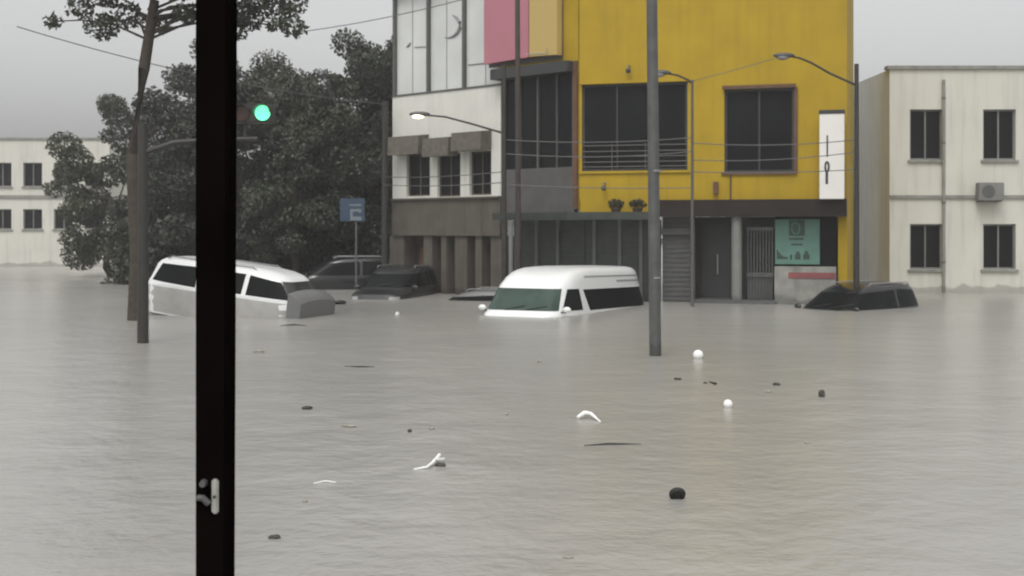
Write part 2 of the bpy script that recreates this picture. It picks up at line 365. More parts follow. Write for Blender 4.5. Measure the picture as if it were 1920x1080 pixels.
# security cameras / wall fixtures
def cctv(px, py, FF, label):
    t = thing('wall_fixture', label, 'security camera', FF.p(FF.u(px), 0, FF.z(px, py)), group='small fixtures on the yellow wall')
    c = FF.p(FF.u(px), .18, FF.z(px, py))
    bm = B(); bmesh.ops.create_uvsphere(bm, u_segments=14, v_segments=10, radius=.075, matrix=Matrix.Translation(c)); obj('dome', bm, 'ink', t, smooth=True)
    obj('bracket', tube(B(), [FF.p(FF.u(px), .0, FF.z(px, py)+.16), c+Vector((0, 0, .14)), c+Vector((0, 0, .05))], .03, 8), 'tan', t)
cctv(1180, 134, F1, 'small dark dome fixture high on the yellow wall above the wide window')
cctv(1134, 353, F1, 'small dark dome fixture on the yellow strip below the wide window')
t = thing('meter_box', 'small dark meter box on the yellow wall beneath the gap between the upstairs windows', 'meter box', F1.p(F1.u(1342), 0, F1.z(1342, 362)))
obj('case', F1.box(B(), F1.u(1338), F1.u(1347), F1.z(1342, 364), F1.z(1342, 341), .004, .12), 'bronze', t, bevel=.008)
obj('conduit', tube(B(), [F1.p(F1.u(1370), .03, F1.z(1370, 374)), F1.p(F1.u(1370), .03, F1.z(1370, 325))], .022, 8), 'bronze', t)

# plants on the canopy
def leaves(n, cen, rad, size, clump=None, flat=.8):
    """leaf quads scattered round clump centres: returns (verts, faces)"""
    cen = np.asarray(cen, float).reshape(-1, 3); rad = np.asarray(rad, float).reshape(-1)
    wgt = rad**2; wgt = wgt/wgt.sum()
    k = np.random.choice(len(cen), n, p=wgt)
    d = np.random.normal(size=(n, 3)); d /= np.linalg.norm(d, axis=1)[:, None]
    r = rad[k]*np.random.uniform(.35, 1.08, n)**.6
    p = cen[k]+d*r[:, None]*np.array([1, 1, flat])
    a = np.random.normal(size=(n, 3)); a /= np.linalg.norm(a, axis=1)[:, None]
    b = np.cross(a, np.random.normal(size=(n, 3))); b /= np.linalg.norm(b, axis=1)[:, None]
    s = size*np.random.uniform(.5, 1.3, n)[:, None]
    v = np.stack([p-a*s, p-b*s*.5, p+a*s, p+b*s*.5], 1).reshape(-1, 3)
    return v, np.arange(n*4).reshape(-1, 4)
def leafmesh(name, v, m):
    me = bpy.data.meshes.new(name); n = len(v)//4
    me.vertices.add(len(v)); me.vertices.foreach_set('co', v.astype(np.float32).ravel())
    me.loops.add(n*4); me.loops.foreach_set('vertex_index', np.arange(n*4, dtype=np.int32))
    me.polygons.add(n); me.polygons.foreach_set('loop_start', np.arange(0, n*4, 4, dtype=np.int32)); me.polygons.foreach_set('loop_total', np.full(n, 4, dtype=np.int32))
    me.update(calc_edges=True); me.materials.append(M[m]); return me
for px, pw, lab in ((1160, 15, 'small dark bush in a pot on the canopy, left of two'), (1200, 17, 'larger dark bush in a pot on the canopy beside the grey pole')):
    base = F1.p(F1.u(px), .4, zc1)
    t = thing('potted_plant', lab, 'plant', base, group='potted bushes on the canopy')
    obj('pot', tube(B(), [base+Vector((0, 0, .0)), base+Vector((0, 0, .12))], .12, 12, .16), 'darkbrown', t)
    v, f = leaves(500, [(0, 0, .26), (.12, 0, .22), (-.12, .05, .24)], [.17, .14, .14], .035)
    o = bpy.data.objects.new('foliage', leafmesh('foliage', v, 'leaf3')); COL.objects.link(o); o.parent = t

# ------------------------------------------------------------------ billboard over the bay
bb = thing('billboard', 'pink and pale yellow billboard hung above the dark glass bay', 'billboard', F2.p(F2.u(985), .1, F2.z(985, 125)))
def skewp(x0, x1, yt, yb0, yb1, w0, w1, m, nm):
    bm = B(); u0, u1 = F2.u(x0), F2.u(x1); z0, z1 = F2.z(x0, yb0), F2.z(x1, yb1); T = F2.z(985, yt)
    hexa(bm, [F2.p(u0, w0, z0), F2.p(u1, w0, z1), F2.p(u1, w1, z1), F2.p(u0, w1, z0), F2.p(u0, w0, T), F2.p(u1, w0, T), F2.p(u1, w1, T), F2.p(u0, w1, T)])
    return obj(nm, bm, m, bb)
skewp(920, 1003, -60, 122, 109, .06, .30, 'pink', 'pink_panel')
skewp(1004, 1056, -60, 108, 104, .06, .28, 'paleyellow', 'yellow_panel')
skewp(919, 1057, -60, 128, 110, .04, .055, 'mullion', 'backing')
bm = B(); tube(bm, [F2.p(F2.u(1003), .36, F2.z(1003, 104)), F2.p(F2.u(1040), .36, F2.z(1040, 102)), F2.p(F2.u(1040), .36, F2.z(1040, 92))], .02, 8)
obj('bracket', bm, 'steel', bb)

# ------------------------------------------------------------------ white building
wb = thing('office_building', 'white building with tall pale glazing upstairs and three small awning windows', 'building', F2.p(F2.u(850), 0, GZ))
uL, uR = F2.u(736), F2.u(939)
zG = F2.z(840, 171); zM = F2.z(840, 370)
hol = []
wins = [(762, 806, 288, 368, 747, 804, 254), (820, 863, 287, 369, 812, 860, 257), (880, 921, 283, 366, 866, 922, 246)]
for x0, x1, y0, y1, *_ in wins: xm = (x0+x1)/2; hol.append((F2.u(x1), F2.u(x0), F2.z(xm, y1), F2.z(xm, y0)))
bm = B(); F2.wall(bm, uR+.01, uL, zM, zG, hol); 
F2.box(bm, uL-.02, uL-.25, zM, 10.2, -7, -.26)
obj('wall', bm, 'white', wb)
for (a, b, c, d), (x0, x1, y0, y1, ax0, ax1, ay) in zip(hol, wins):
    a, b = min(a, b), max(a, b); fr = B(); t = .05
    F2.box(fr, a, b, d-t, d, -.18, -.1); F2.box(fr, a, b, c, c+t, -.18, -.1); F2.box(fr, a, a+t, c+t, d-t, -.18, -.1); F2.box(fr, b-t, b, c+t, d-t, -.18, -.1)
    F2.box(fr, (a+b)/2-.02, (a+b)/2+.02, c+t, d-t, -.17, -.11)
    wf = obj('window', fr, 'awning', wb)
    obj('pane', F2.box(B(), a+t, b-t, c+t, d-t, -.16, -.145), 'glassdark', wf)
    am = (ax0+ax1)/2; s0, s1 = F2.u(ax1), F2.u(ax0); zt_, zb_ = F2.z(am, ay), F2.z(am, ay+36)
    bm = B(); hexa(bm, [F2.p(s0, .01, zb_), F2.p(s1, .01, zb_), F2.p(s1, .5, zb_-.02), F2.p(s0, .5, zb_-.02), F2.p(s0, .01, zt_), F2.p(s1, .01, zt_), F2.p(s1, .47, zt_-.05), F2.p(s0, .47, zt_-.05)])
    obj('awning', bm, 'awning', wf)
# glazing
obj('upper_glass', F2.box(B(), uR+.02, uL-.02, zG+.05, 10.2, -.20, -.14), 'glassreflect', wb)
for x in (737, 800, 867):
    uu = F2.u(x); obj('mullion', F2.box(B(), uu-.06, uu+.05, zG+.05, 10.2, -.14, -.02), 'mullion', wb)
obj('transom', F2.box(B(), uR, uL, zG+.003, zG+.06, -.2, .03), 'mullion', wb)
for yy in (-55,): obj('transom', F2.box(B(), uR, uL, F2.z(840, yy), F2.z(840, yy)+.08, -.14, -.04), 'mullion', wb)
obj('roof_edge', F2.box(B(), uR, uL+.2, 10.2, 10.4, -.5, .15), 'mullion', wb)
for x in (768, 832, 905): uu = F2.u(x); obj('glass_joint', F2.box(B(), uu-.012, uu+.012, zG+.06, 10.2, -.14, -.125), 'trimgrey', wb)
obj('lower_wall', F2.box(B(), uR+.01, uL, F2.z(840, 442), zM-.003, -.3, .03), 'brownwall', wb)
obj('ledge', F2.box(B(), uR+.01, uL, zM-.06, zM-.004, .03, .12), 'brownwall', wb)
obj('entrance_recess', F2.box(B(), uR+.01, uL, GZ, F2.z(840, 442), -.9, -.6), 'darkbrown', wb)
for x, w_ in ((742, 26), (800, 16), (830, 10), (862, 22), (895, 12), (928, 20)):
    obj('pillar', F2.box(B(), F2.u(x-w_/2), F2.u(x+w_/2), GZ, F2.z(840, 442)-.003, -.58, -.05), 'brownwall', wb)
for x in (775, 845, 878, 910):
    d = obj('door', F2.box(B(), F2.u(x-9), F2.u(x+9), GZ, F2.z(x, 465), -.6, -.5), 'bronze', wb)
# printed crescent and faded marks on the glazing
def onglass(pts, rad, nm='crescent_mark'):
    bm = B(); tube(bm, [F2.p(F2.u(x), -.13, F2.z(x, y)) for x, y in pts], [q/F*41 for q in rad], 8); bmesh.ops.scale(bm, verts=bm.verts, vec=(1, 1, 1)); obj(nm, bm, 'printgrey', wb, smooth=True)
onglass([(843, 27), (851, 32), (857, 41), (857, 52), (852, 61), (845, 67), (836, 70), (828, 69)], [.8, 2.5, 4, 4.5, 3.6, 2.6, 1.6, .6])
onglass([(757, 88), (762, 83), (765, 79)], [1, 3, 1], 'faded_mark')
onglass([(772, 88), (785, 87), (798, 87)], [.8, 1.2, .8], 'faded_mark')
onglass([(872, 121), (900, 118), (932, 115)], [1, 1.4, 1], 'faded_mark')

# ------------------------------------------------------------------ poles, lamps, cables
def street_lamp(px, D, ztop, arm_px, label, lit, pr=.085, pm='postdark'):
    """arm_px: points (x, y) in the photo from the pole to the lamp head"""
    base = Vector(((px-960)/F*D, D, GZ))
    t = thing('street_lamp', label, 'street lamp', base, group='street lamps along the kerb')
    obj('pole', tube(B(), [base, Vector((base.x, base.y, ztop))], pr, 14, pr*.7), pm, t, smooth=True)
    pts = [Pw(x, y, D) for x, y in arm_px]
    sm = []
    for i in range(len(pts)-1):
        for k in range(4): sm.append(pts[i].lerp(pts[i+1], k/4))
    sm.append(pts[-1]); obj('arm', tube(B(), sm, .032, 8, .026), 'postdark', t, smooth=True)
    e = pts[-1]; d = (pts[-1]-pts[-2]).normalized()
    bm = B(); bmesh.ops.create_uvsphere(bm, u_segments=16, v_segments=10, radius=1)
    bmesh.ops.scale(bm, verts=bm.verts, vec=(.30, .13, .075)); bmesh.ops.translate(bm, verts=bm.verts, vec=e+Vector((-.2, 0, .03)))
    hd = obj('lamp_head', bm, 'galv', t, smooth=True)
    bm = B(); bmesh.ops.create_uvsphere(bm, u_segments=16, v_segments=10, radius=1)
    bmesh.ops.scale(bm, verts=bm.verts, vec=(.18, .12, .085)); bmesh.ops.translate(bm, verts=bm.verts, vec=e+Vector((-.24, 0, -.015)))
    obj('lens', bm, 'lamp_on' if lit else 'lens', hd, smooth=True)
    return t
street_lamp(945, 36.2, F2.z(945, 128)-.4, [(945, 250), (928, 245), (880, 231), (835, 219), (800, 216)], 'dark street lamp with a lit head on a short arm before the white building', True)
street_lamp(1298, 35.2, Pw(1298, 150, 35.2).z, [(1298, 156), (1290, 150), (1270, 141), (1252, 138)], 'thin street lamp standing between the two upstairs windows, half hidden by the grey pole', False, .05, 'greypanel')
street_lamp(1606, 34.4, Pw(1606, 120, 34.4).z, [(1606, 160), (1555, 137), (1520, 117), (1500, 109), (1484, 106)], 'dark street lamp with an unlit head before the right end of the yellow wall', False)
D_ = 37.0
t = thing('utility_pole', 'dark slim utility pole in front of the billboard and the dark bay', 'pole', (Pw(970, 0, D_).x, D_, GZ))
obj('shaft', tube(B(), [(Pw(972, 0, D_).x, D_, GZ), (Pw(970, 0, D_).x, D_, 10)], .085, 12, .07), 'darkbrown', t, smooth=True)
bm = B(); c = Vector((Pw(970, 0, D_).x, D_, 0))
for zz in (9.2, 9.7): tube(bm, [c+Vector((-.7, 0, zz)), c+Vector((.7, 0, zz))], .04, 8)
obj('crossarm', bm, 'darkbrown', t)
p0 = Wt(1230, 667); tp = Pw(1219.5, -60, p0.y)
t = thing('utility_pole', 'tall light grey steel pole standing in the open water right of the van', 'pole', (p0.x, p0.y, GZ))
obj('shaft', tube(B(), [(p0.x, p0.y, GZ), (tp.x, tp.y, tp.z+2)], .103, 24, .088), 'galv', t, smooth=True)
for z in (1.3, 3.1): obj('band', tube(B(), [(p0.x-.003*z, p0.y, z), (p0.x-.003*z, p0.y, z+.03)], .106, 24), 'trimgrey', t, smooth=True)
# light grey post at the bay's foot
x = Pw(958, 0, 39).x
t = thing('post', 'pale grey short post beside the dark lamp pole, behind the white van', 'post', (x, 38.6, GZ))
obj('shaft', tube(B(), [(x, 38.6, GZ), (x, 38.6, Pw(958, 418, 38.6).z)], .07, 12), 'column', t, smooth=True)
obj('cap', tube(B(), [(x, 38.6, Pw(958, 418, 38.6).z), (x, 38.6, Pw(958, 414, 38.6).z)], .09, 12), 'column', t, smooth=True)
# dark post left of the white building
x = Pw(722, 0, 43.5).x
t = thing('utility_pole', 'dark post against the trees at the left corner of the white building', 'pole', (x, 43.5, GZ))
obj('shaft', tube(B(), [(x, 43.5, GZ), (x, 43.5, Pw(722, 190, 43.5).z)], .13, 12, .1), 'postdark', t, smooth=True)
# cables
def cable(a, b, sag, label, r=.014):
    pts = [a.lerp(b, i/24)+Vector((0, 0, -sag*4*(i/24)*(1-i/24))) for i in range(25)]
    o = obj('overhead_cable', tube(B(), pts, r, 6), 'cable', loc=tuple(a)); tag(o, label, 'cable', 'overhead cables along the street')
for (xa, ya, xb, yb_, s, lab) in (
    (1298, 268, 1606, 262, .10, 'highest overhead cable of the bundle between the thin street lamp and the right-hand lamp'),
    (1298, 300, 1606, 285, .10, 'second overhead cable crossing the right upstairs window, low across its panes'),
    (1298, 322, 1606, 318, .05, 'lowest overhead cable running along the foot of the right upstairs window'),
    ):
    cable(Pw(xa, ya, 35.2), Pw(xb, yb_, 34.4), s, lab)
for (ya, yb_, s, lab) in ((262, 258, .10, 'highest overhead cable across the wide upstairs window and the dark bay'), (288, 284, .12, 'middle overhead cable across the wide upstairs window and the dark bay'), (346, 352, .05, 'lowest overhead cable crossing the yellow strip under the wide window')):
    cable(Pw(945, ya, 36.2), Pw(1298, yb_, 35.2), s, lab)
for (ya, yb_, s, lab) in ((332, 322, .06, 'upper cable across the three awning windows of the white building'), (347, 342, .06, 'lower cable across the three awning windows of the white building')):
    cable(Pw(722, ya, 43.4), Pw(945, yb_, 36.2), s, lab)
cable(Pw(722, 195, 43.4), Pw(722, 195, 43.4)+Vector((-9, -9, 1.2)), .3, 'thin overhead cable running left from the dark post into the trees')
cable(Pw(560, 60, 43), Pw(970, -30, 37), .15, 'high overhead cable sloping up across the pale glazing to the slim pole')
cable(Pw(1298, 152, 35.2), Pw(1484, 100, 34.4), .02, 'thin slanting cable between two lamp heads on the yellow wall', .010)

# ------------------------------------------------------------------ traffic light (horizontal head on a mast arm)
D_ = 24.0
bx_ = Pw(268, 0, D_).x
tl = thing('traffic_light', 'horizontal traffic light on a mast arm, its right lens lit green before the dark trees', 'traffic light', (bx_, D_, GZ))
c = Pw(493, 212, D_)
obj('pole', tube(B(), [(bx_, D_, GZ), (bx_, D_, c.z-.2)], .11, 16, .09), 'postdark', tl, smooth=True)
am = [(bx_, D_, c.z-.75), (bx_+.6, D_, c.z-.55), (bx_+1.4, D_, c.z-.5), (c.x-.1, D_, c.z-.48)]
obj('mast_arm', tube(B(), am, .055, 12, .04), 'postdark', tl, smooth=True)
hs2 = obj('housing', box(B(), c.x-.98, c.x+.19, D_-.02, D_+.22, c.z-.18, c.z+.18), 'postdark', tl, bevel=.02)
bm = B(); tube(bm, [(c.x-.35, D_+.1, c.z-.5), (c.x-.35, D_+.1, c.z-.17)], .03, 8); obj('hanger', bm, 'postdark', tl)
for i in range(3):
    cx = c.x-i*.39
    obj('lens', tube(B(), [(cx, D_-.03, c.z), (cx, D_-.045, c.z)], .145, 24), 'green_on' if i == 0 else 'lensoff', hs2)
    bm = B(); n = 16
    for k in range(n):
        a0, a1 = math.pi*k/n, math.pi*(k+1)/n
        q = [bm.verts.new((cx+.16*math.cos(a), y, c.z+.16*math.sin(a))) for a, y in ((a0, D_-.025), (a1, D_-.025), (a1, D_-.2), (a0, D_-.2))]; bm.faces.new(q)
    bmesh.ops.remove_doubles(bm, verts=bm.verts, dist=1e-4); v_ = obj('visor', bm, 'postdark', hs2); md = v_.modifiers.new('s', 'SOLIDIFY'); md.thickness = .008

# blue sign by the trees
D_ = 42.0; x = Pw(668, 0, D_).x
t = thing('street_sign', 'blue square sign with a pale symbol on a thin post before the dark trees', 'sign', (x, D_, GZ))
z0, z1 = Pw(0, 415, D_).z, Pw(0, 372, D_).z; xl, xr_ = Pw(638, 0, D_).x, Pw(684, 0, D_).x
obj('post', tube(B(), [(x, D_, GZ), (x, D_, z1-.05)], .035, 10), 'midgrey', t)
obj('board', box(B(), xl, xr_, D_-.06, D_-.035, z0, z1), 'blue', t)
em = B(); q = lambda a, b, c_, d_: box(em, Pw(a, 0, D_).x, Pw(b, 0, D_).x, D_-.07, D_-.0605, Pw(0, d_, D_).z, Pw(0, c_, D_).z)
q(657, 678, 392, 397); q(657, 662, 397.2, 406); q(673, 678, 397.2, 399); q(657, 678, 406.2, 413); q(655, 678, 383, 386); obj('symbol', em, 'bluelight', t)

# ------------------------------------------------------------------ vehicles
def interp(tab, z):
    zs = [r[0] for r in tab]; return [float(np.interp(z, zs, [r[i] for r in tab])) for i in range(1, len(tab[0]))]
class Car:
    def __init__(s, tab, n=5.0): s.tab, s.n = tab, n
    def par(s, z): xf, xr, w = interp(s.tab, z); return (xf+xr)/2, (xf-xr)/2, w
    def side(s, x, z, sg, off=0):
        c, a, w = s.par(z); t = min(abs((x-c)/a), .9999); return Vector((x, sg*(w*(1-t**s.n)**(1/s.n)+off), z))
    def end(s, y, z, sg, off=0):
        c, a, w = s.par(z); t = min(abs(y/w), .9999); return Vector((c+sg*(a*(1-t**s.n)**(1/s.n)+off), y, z))
    def body(s, lv, seg=72):
        bm = B(); rings = []
        for z in lv:
            c, a, w = s.par(z); ring = []
            for k in range(seg):
                t = 2*math.pi*k/seg; ct, st = math.cos(t), math.sin(t); e = 2/s.n
                # evenly spaced direction, projected on the superellipse
                r = 1/((abs(ct)**s.n+abs(st)**s.n)**(1/s.n))
                ring.append(bm.verts.new((c+a*r*ct, w*r*st, z)))
            rings.append(ring)
        for i in range(len(rings)-1):
            for k in range(seg): bm.faces.new([rings[i][k], rings[i][(k+1) % seg], rings[i+1][(k+1) % seg], rings[i+1][k]])
        bm.faces.new(rings[-1]); bm.faces.new(rings[0][::-1]); return bm
    def panel(s, fn, quad, nu=10, nv=6, off=.006, th=.012):
        """quad: 4 (h, z) corners BL BR TR TL; fn(h, z, off) gives the surface point"""
        bm = B(); g = []
        for L in (off, off-th):
            gg_ = []
            for j in range(nv+1):
                row = []
                for i in range(nu+1):
                    a, b = i/nu, j/nv
                    h = (1-b)*((1-a)*quad[0][0]+a*quad[1][0])+b*((1-a)*quad[3][0]+a*quad[2][0])
                    z = (1-b)*((1-a)*quad[0][1]+a*quad[1][1])+b*((1-a)*quad[3][1]+a*quad[2][1])
                    row.append(bm.verts.new(fn(h, z, L)))
                gg_.append(row)
            g.append(gg_)
        for L in range(2):
            for j in range(nv):
                for i in range(nu): bm.faces.new([g[L][j][i], g[L][j][i+1], g[L][j+1][i+1], g[L][j+1][i]])
        for i in range(nu):
            bm.faces.new([g[0][0][i], g[0][0][i+1], g[1][0][i+1], g[1][0][i]]); bm.faces.new([g[0][nv][i], g[0][nv][i+1], g[1][nv][i+1], g[1][nv][i]])
        for j in range(nv):
            bm.faces.new([g[0][j][0], g[0][j+1][0], g[1][j+1][0], g[1][j][0]]); bm.faces.new([g[0][j][nu], g[0][j+1][nu], g[1][j+1][nu], g[1][j][nu]])
        return bm
def vehicle(name, label, cat, tab, loc, yaw, pitch, roll, paint, levels, ws, sides, rear, group=None, n=5.0, glass='carglass', wglass='carglass', mirror=None, lamps=None, rails=None, wipers=True, bonnet=None, trims=()):
    t = thing(name, label, cat, loc, (R(roll), R(pitch), R(yaw)), group); c = Car(tab, n)
    P = lambda nm, bm, m, par=t, sm=True: obj(nm, bm, m, par, local=True, smooth=sm)
    P('body', c.body(levels), paint)
    fr = lambda h, z, o: c.end(h, z, 1, o); re = lambda h, z, o: c.end(h, z, -1, o)
    w_, z0, z1, w2_ = ws
    wso = P('windscreen', c.panel(fr, [(-w_, z0), (w_, z0), (w2_, z1), (-w2_, z1)], 24, 10), wglass)
    if wipers:
        for yy in (-.35, .25):
            pts = [c.end(yy+.5*k/6, z0+.02+.10*k/6, 1, .025) for k in range(7)]; P('wiper', tube(B(), pts, .010, 5), 'rubber', wso)
    for sg in (1, -1):
        sd = lambda h, z, o, sg=sg: c.side(h, z, sg, o)
        for qd in sides: P('side_window', c.panel(sd, qd, 14, 8), glass)
        for (nm, qd, m_) in trims: P(nm, c.panel(sd, qd, 14, 3, .012, .02), m_)
        if mirror:
            mx, mz = mirror; b = c.side(mx, mz, sg)
            bm = B(); bmesh.ops.create_uvsphere(bm, u_segments=14, v_segments=10, radius=1); bmesh.ops.scale(bm, verts=bm.verts, vec=(.06, .11, .075))
            bmesh.ops.translate(bm, verts=bm.verts, vec=b+Vector((.02, sg*.17, .02))); mo = P('mirror', bm, paint)
            P('mirror_arm', tube(B(), [b+Vector((0, 0, -.05)), b+Vector((.01, sg*.14, -.05))], .02, 6), 'rubber', mo)
        if lamps:
            (y0, y1, za, zb2) = lamps
            P('headlight', c.panel(fr, [(sg*y0, za), (sg*y1, za), (sg*y1, zb2), (sg*y0, zb2)], 8, 4), 'lens')
        if rails:
            x0, x1, zz, yy = rails; P('roof_rail', tube(B(), [(x0, sg*yy, zz-.04), (x0+.12, sg*yy, zz+.02), (x1-.12, sg*yy, zz+.02), (x1, sg*yy, zz-.04)], .018, 6), 'trimgrey')
    if rear:
        w_, z0, z1, w2_ = rear; P('rear_window', c.panel(re, [(-w_, z0), (w_, z0), (w2_, z1), (-w2_, z1)], 16, 6), glass)
    if bonnet:
        x0, x1, zz, hw, m_ = bonnet
        bm = B(); g = []
        for i in range(9):
            x = x0+(x1-x0)*i/8; zc = zz[0]+(zz[1]-zz[0])*(i/8)**1.6
            g.append([bm.verts.new((x, hw*(j/4-1), zc+.05*(1-(j/4-1)**2)-.02*abs(j/4-1)**4)) for j in range(9)]+[bm.verts.new((x, hw, zc-.8)), bm.verts.new((x, -hw, zc-.8))])
        for i in range(8):
            m2 = len(g[0])
            for j in range(m2): bm.faces.new([g[i][j], g[i][(j+1) % m2], g[i+1][(j+1) % m2], g[i+1][j]])
        bm.faces.new(g[0]); bm.faces.new(g[-1][::-1]); P('bonnet', bm, m_)
    return t, c
# white high-roof van
vtab = [(.3, 2.5, -3.140, .92), (.9, 2.58, -3.160, .95), (1.08, 2.50, -3.130, .95), (1.17, 2.36, -3.100, .94), (1.73, 1.92, -2.880, .875), (1.80, 1.86, -2.850, .868),
        (1.98, 1.62, -2.780, .845), (2.10, 1.38, -2.730, .82), (2.17, 1.15, -2.670, .785), (2.22, .90, -2.600, .725), (2.25, .6, -2.480, .60), (2.268, .3, -1.95, .42), (2.275, 0, -1.6, .2)]
vtab = [(a, b*1.16, c*1.16, d*1.16) for a, b, c, d in vtab]
lv = [.3, .6, .9, 1.0, 1.08, 1.12, 1.17, 1.3, 1.45, 1.6, 1.73, 1.80, 1.86, 1.92, 1.98, 2.04, 2.10, 2.14, 2.17, 2.20, 2.22, 2.235, 2.25, 2.26, 2.268, 2.272, 2.275]
VZ = -1.05
vy = -90-27
pf = Wt(1000, 592); head = Vector((math.cos(R(vy)), math.sin(R(vy)), 0)); vc = Vector((pf.x+.12, pf.y, 0))-head*2.55+Vector((0, 0, VZ))
sides = [[(1.22, 1.18), (2.30, 1.18), (1.88, 1.71), (1.32, 1.71)], [(-3.22, 1.16), (.78, 1.16), (1.08, 1.69), (-2.97, 1.69)]]
van, vcar = vehicle('passenger_van', 'white high roof passenger van sunk to its windows in the flood water', 'van', vtab, tuple(vc+Vector((-.44, 0, -.055))), vy, -1.2, 0, 'carwhite', lv,
    (.98, 1.19, 1.72, .88), sides, (.7, 1.25, 1.7, .66), n=7.0, wglass='wsglass', mirror=(2.36, 1.20), trims=[('roof_groove', [(-2.9, 2.0), (.9, 2.0), (.9, 2.03), (-2.9, 2.03)], 'trimgrey'), ('vent_strip', [(-2.95, 1.86), (-1.2, 1.86), (-1.2, 1.90), (-2.95, 1.90)], 'trimgrey')])
# white SUV at left, nose down
stab = [(.3, 2.2, -2.2, .86), (.7, 2.3, -2.3, .92), (.92, 2.1, -2.3, .93), (1.02, 1.35, -2.28, .92), (1.08, 1.15, -2.26, .91), (1.5, .45, -2.08, .80), (1.60, .22, -2.0, .76), (1.67, -.05, -1.9, .70), (1.72, -.35, -1.7, .58), (1.745, -.7, -1.45, .4), (1.75, -1, -1.2, .15)]
lv2 = [.3, .5, .7, .8, .92, .98, 1.02, 1.05, 1.08, 1.2, 1.35, 1.5, 1.56, 1.60, 1.64, 1.67, 1.70, 1.72, 1.735, 1.745, 1.75]
sy = -18
sc_ = Vector((Pw(575, 0, 31.4).x, 31.4, 0))
hd = Vector((math.cos(R(sy)), math.sin(R(sy)), 0))
mtab = [(.3, 1.95, -2.3, .86), (.7, 2.02, -2.4, .92), (.92, 2.0, -2.4, .93), (1.02, 1.95, -2.38, .92), (1.08, 1.92, -2.36, .91), (1.5, 1.60, -2.2, .80), (1.60, 1.46, -2.12, .76), (1.67, 1.22, -2.0, .70), (1.72, .85, -1.8, .58), (1.745, .3, -1.5, .4), (1.75, -.2, -1.2, .15)]
suv, sc = vehicle('people_carrier', 'white people carrier floating nose down behind the dark door frame', 'car', mtab, tuple(sc_-hd*1.9+Vector((0, 0, -.46))), sy, 6.5, 0, 'carwhite', lv2,
    (.78, 1.10, 1.5, .66), [[(.60, 1.08), (1.72, 1.08), (1.42, 1.47), (.62, 1.56)], [(-.72, 1.08), (.48, 1.08), (.50, 1.57), (-.70, 1.58)], [(-2.1, 1.12), (-.80, 1.08), (-.78, 1.58), (-1.9, 1.55)]], (.65, 1.15, 1.5, .58), bonnet=(1.76, 2.12, (1.27, 1.06), .945, 'cargrey'), wglass='wsgrey', rails=(-1.8, .7, 1.72, .62), trims=[('belt_moulding', [(-2.1, 1.03), (1.75, 1.03), (1.75, 1.055), (-2.1, 1.055)], 'carwhite'), ('lower_panel', [(-2.2, .35), (1.75, .35), (1.75, .99), (-2.2, .99)], 'silver')])
# dark vehicles at left
def rel(tab, k): return [(r[0]*k, r[1]*k, r[2]*k, r[3]*k) for r in tab]
std = dict(sides=[[(-.9, 1.08), (.95, 1.08), (.40, 1.50), (-.9, 1.56)], [(-2.0, 1.12), (-1.0, 1.08), (-1.0, 1.58), (-1.75, 1.55)]], rear=(.65, 1.15, 1.5, .58))
def dark(px, wl, D, yaw, zoff, label, paint='cardark', **k):
    p = Vector(((px-960)/F*D, D, zoff))
    return vehicle('parked_car', label, 'car', stab, tuple(p), yaw, 0, 0, paint, lv2, (.78, 1.10, 1.5, .66), std['sides'], std['rear'], group='cars stranded along the kerb', mirror=(.95, 1.08), lamps=(.5, .78, .74, .86), rails=(-1.8, 0, 1.72, .62), **k)
dark(742, 552, 41.0, -103, -.78, 'charcoal car facing the camera in front of the white building')
dark(625, 545, 46.0, 190, -.58, 'black car side on before the trees, behind the white car\'s nose', 'carblack')
dark(885, 553, 39.0, 165, -1.40, 'grey car sunk almost to its roof left of the white van', 'cargrey')
dark(1592, 578, 34.6, -142, -1.06, 'black car sunk to its windows in front of the pale low wall at right', 'carblack')
# ------------------------------------------------------------------ trees
def make_tree(name, label, base, h, spread, low, nleaf, m, size=.085, group='trees at the left of the street', clumps=46, seed=0, trunk_r=.2):
    rs = np.random.RandomState(seed); np.random.seed(seed+99)
    t = thing(name, label, 'tree', base, group=group)
    th = low+(h-low)*.45
    tr = B(); pts = [Vector((0, 0, 0))]
    for i in range(1, 7): pts.append(Vector((rs.normal()*.08*i, rs.normal()*.08*i, th*i/6)))
    tube(tr, pts, trunk_r, 10, trunk_r*.5); to = obj('trunk', tr, 'bark', t, local=True, smooth=True)
    cen = []; rad = []
    for i in range(clumps):
        d = rs.normal(size=3); d /= np.linalg.norm(d); rr = rs.uniform(.25, 1)**.5
        cen.append((d[0]*rr*spread, d[1]*rr*spread, low+(h-low)*(.5+.45*d[2]*rr))); rad.append(rs.uniform(.12, .30)*spread)
    lb = B()
    for i in range(0, clumps, 3):
        c = Vector(cen[i]); s = pts[3+(i % 4)]; mid = s.lerp(c, .5)+Vector((0, 0, .25))
        tube(lb, [s, s.lerp(mid, .5), mid, mid.lerp(c, .5), c], .07, 6, .015, cap=False)
    obj('limb', lb, 'bark', to, local=True, smooth=True)
    v, f = leaves(int(nleaf*2.5), cen, rad, size)
    o = bpy.data.objects.new('crown', leafmesh('crown', v, m)); COL.objects.link(o); o.parent = t
    return t
def tb(px, D): return ((px-960)/F*D, D, GZ)
def ztop(py, D): return Pw(0, py, D).z-GZ
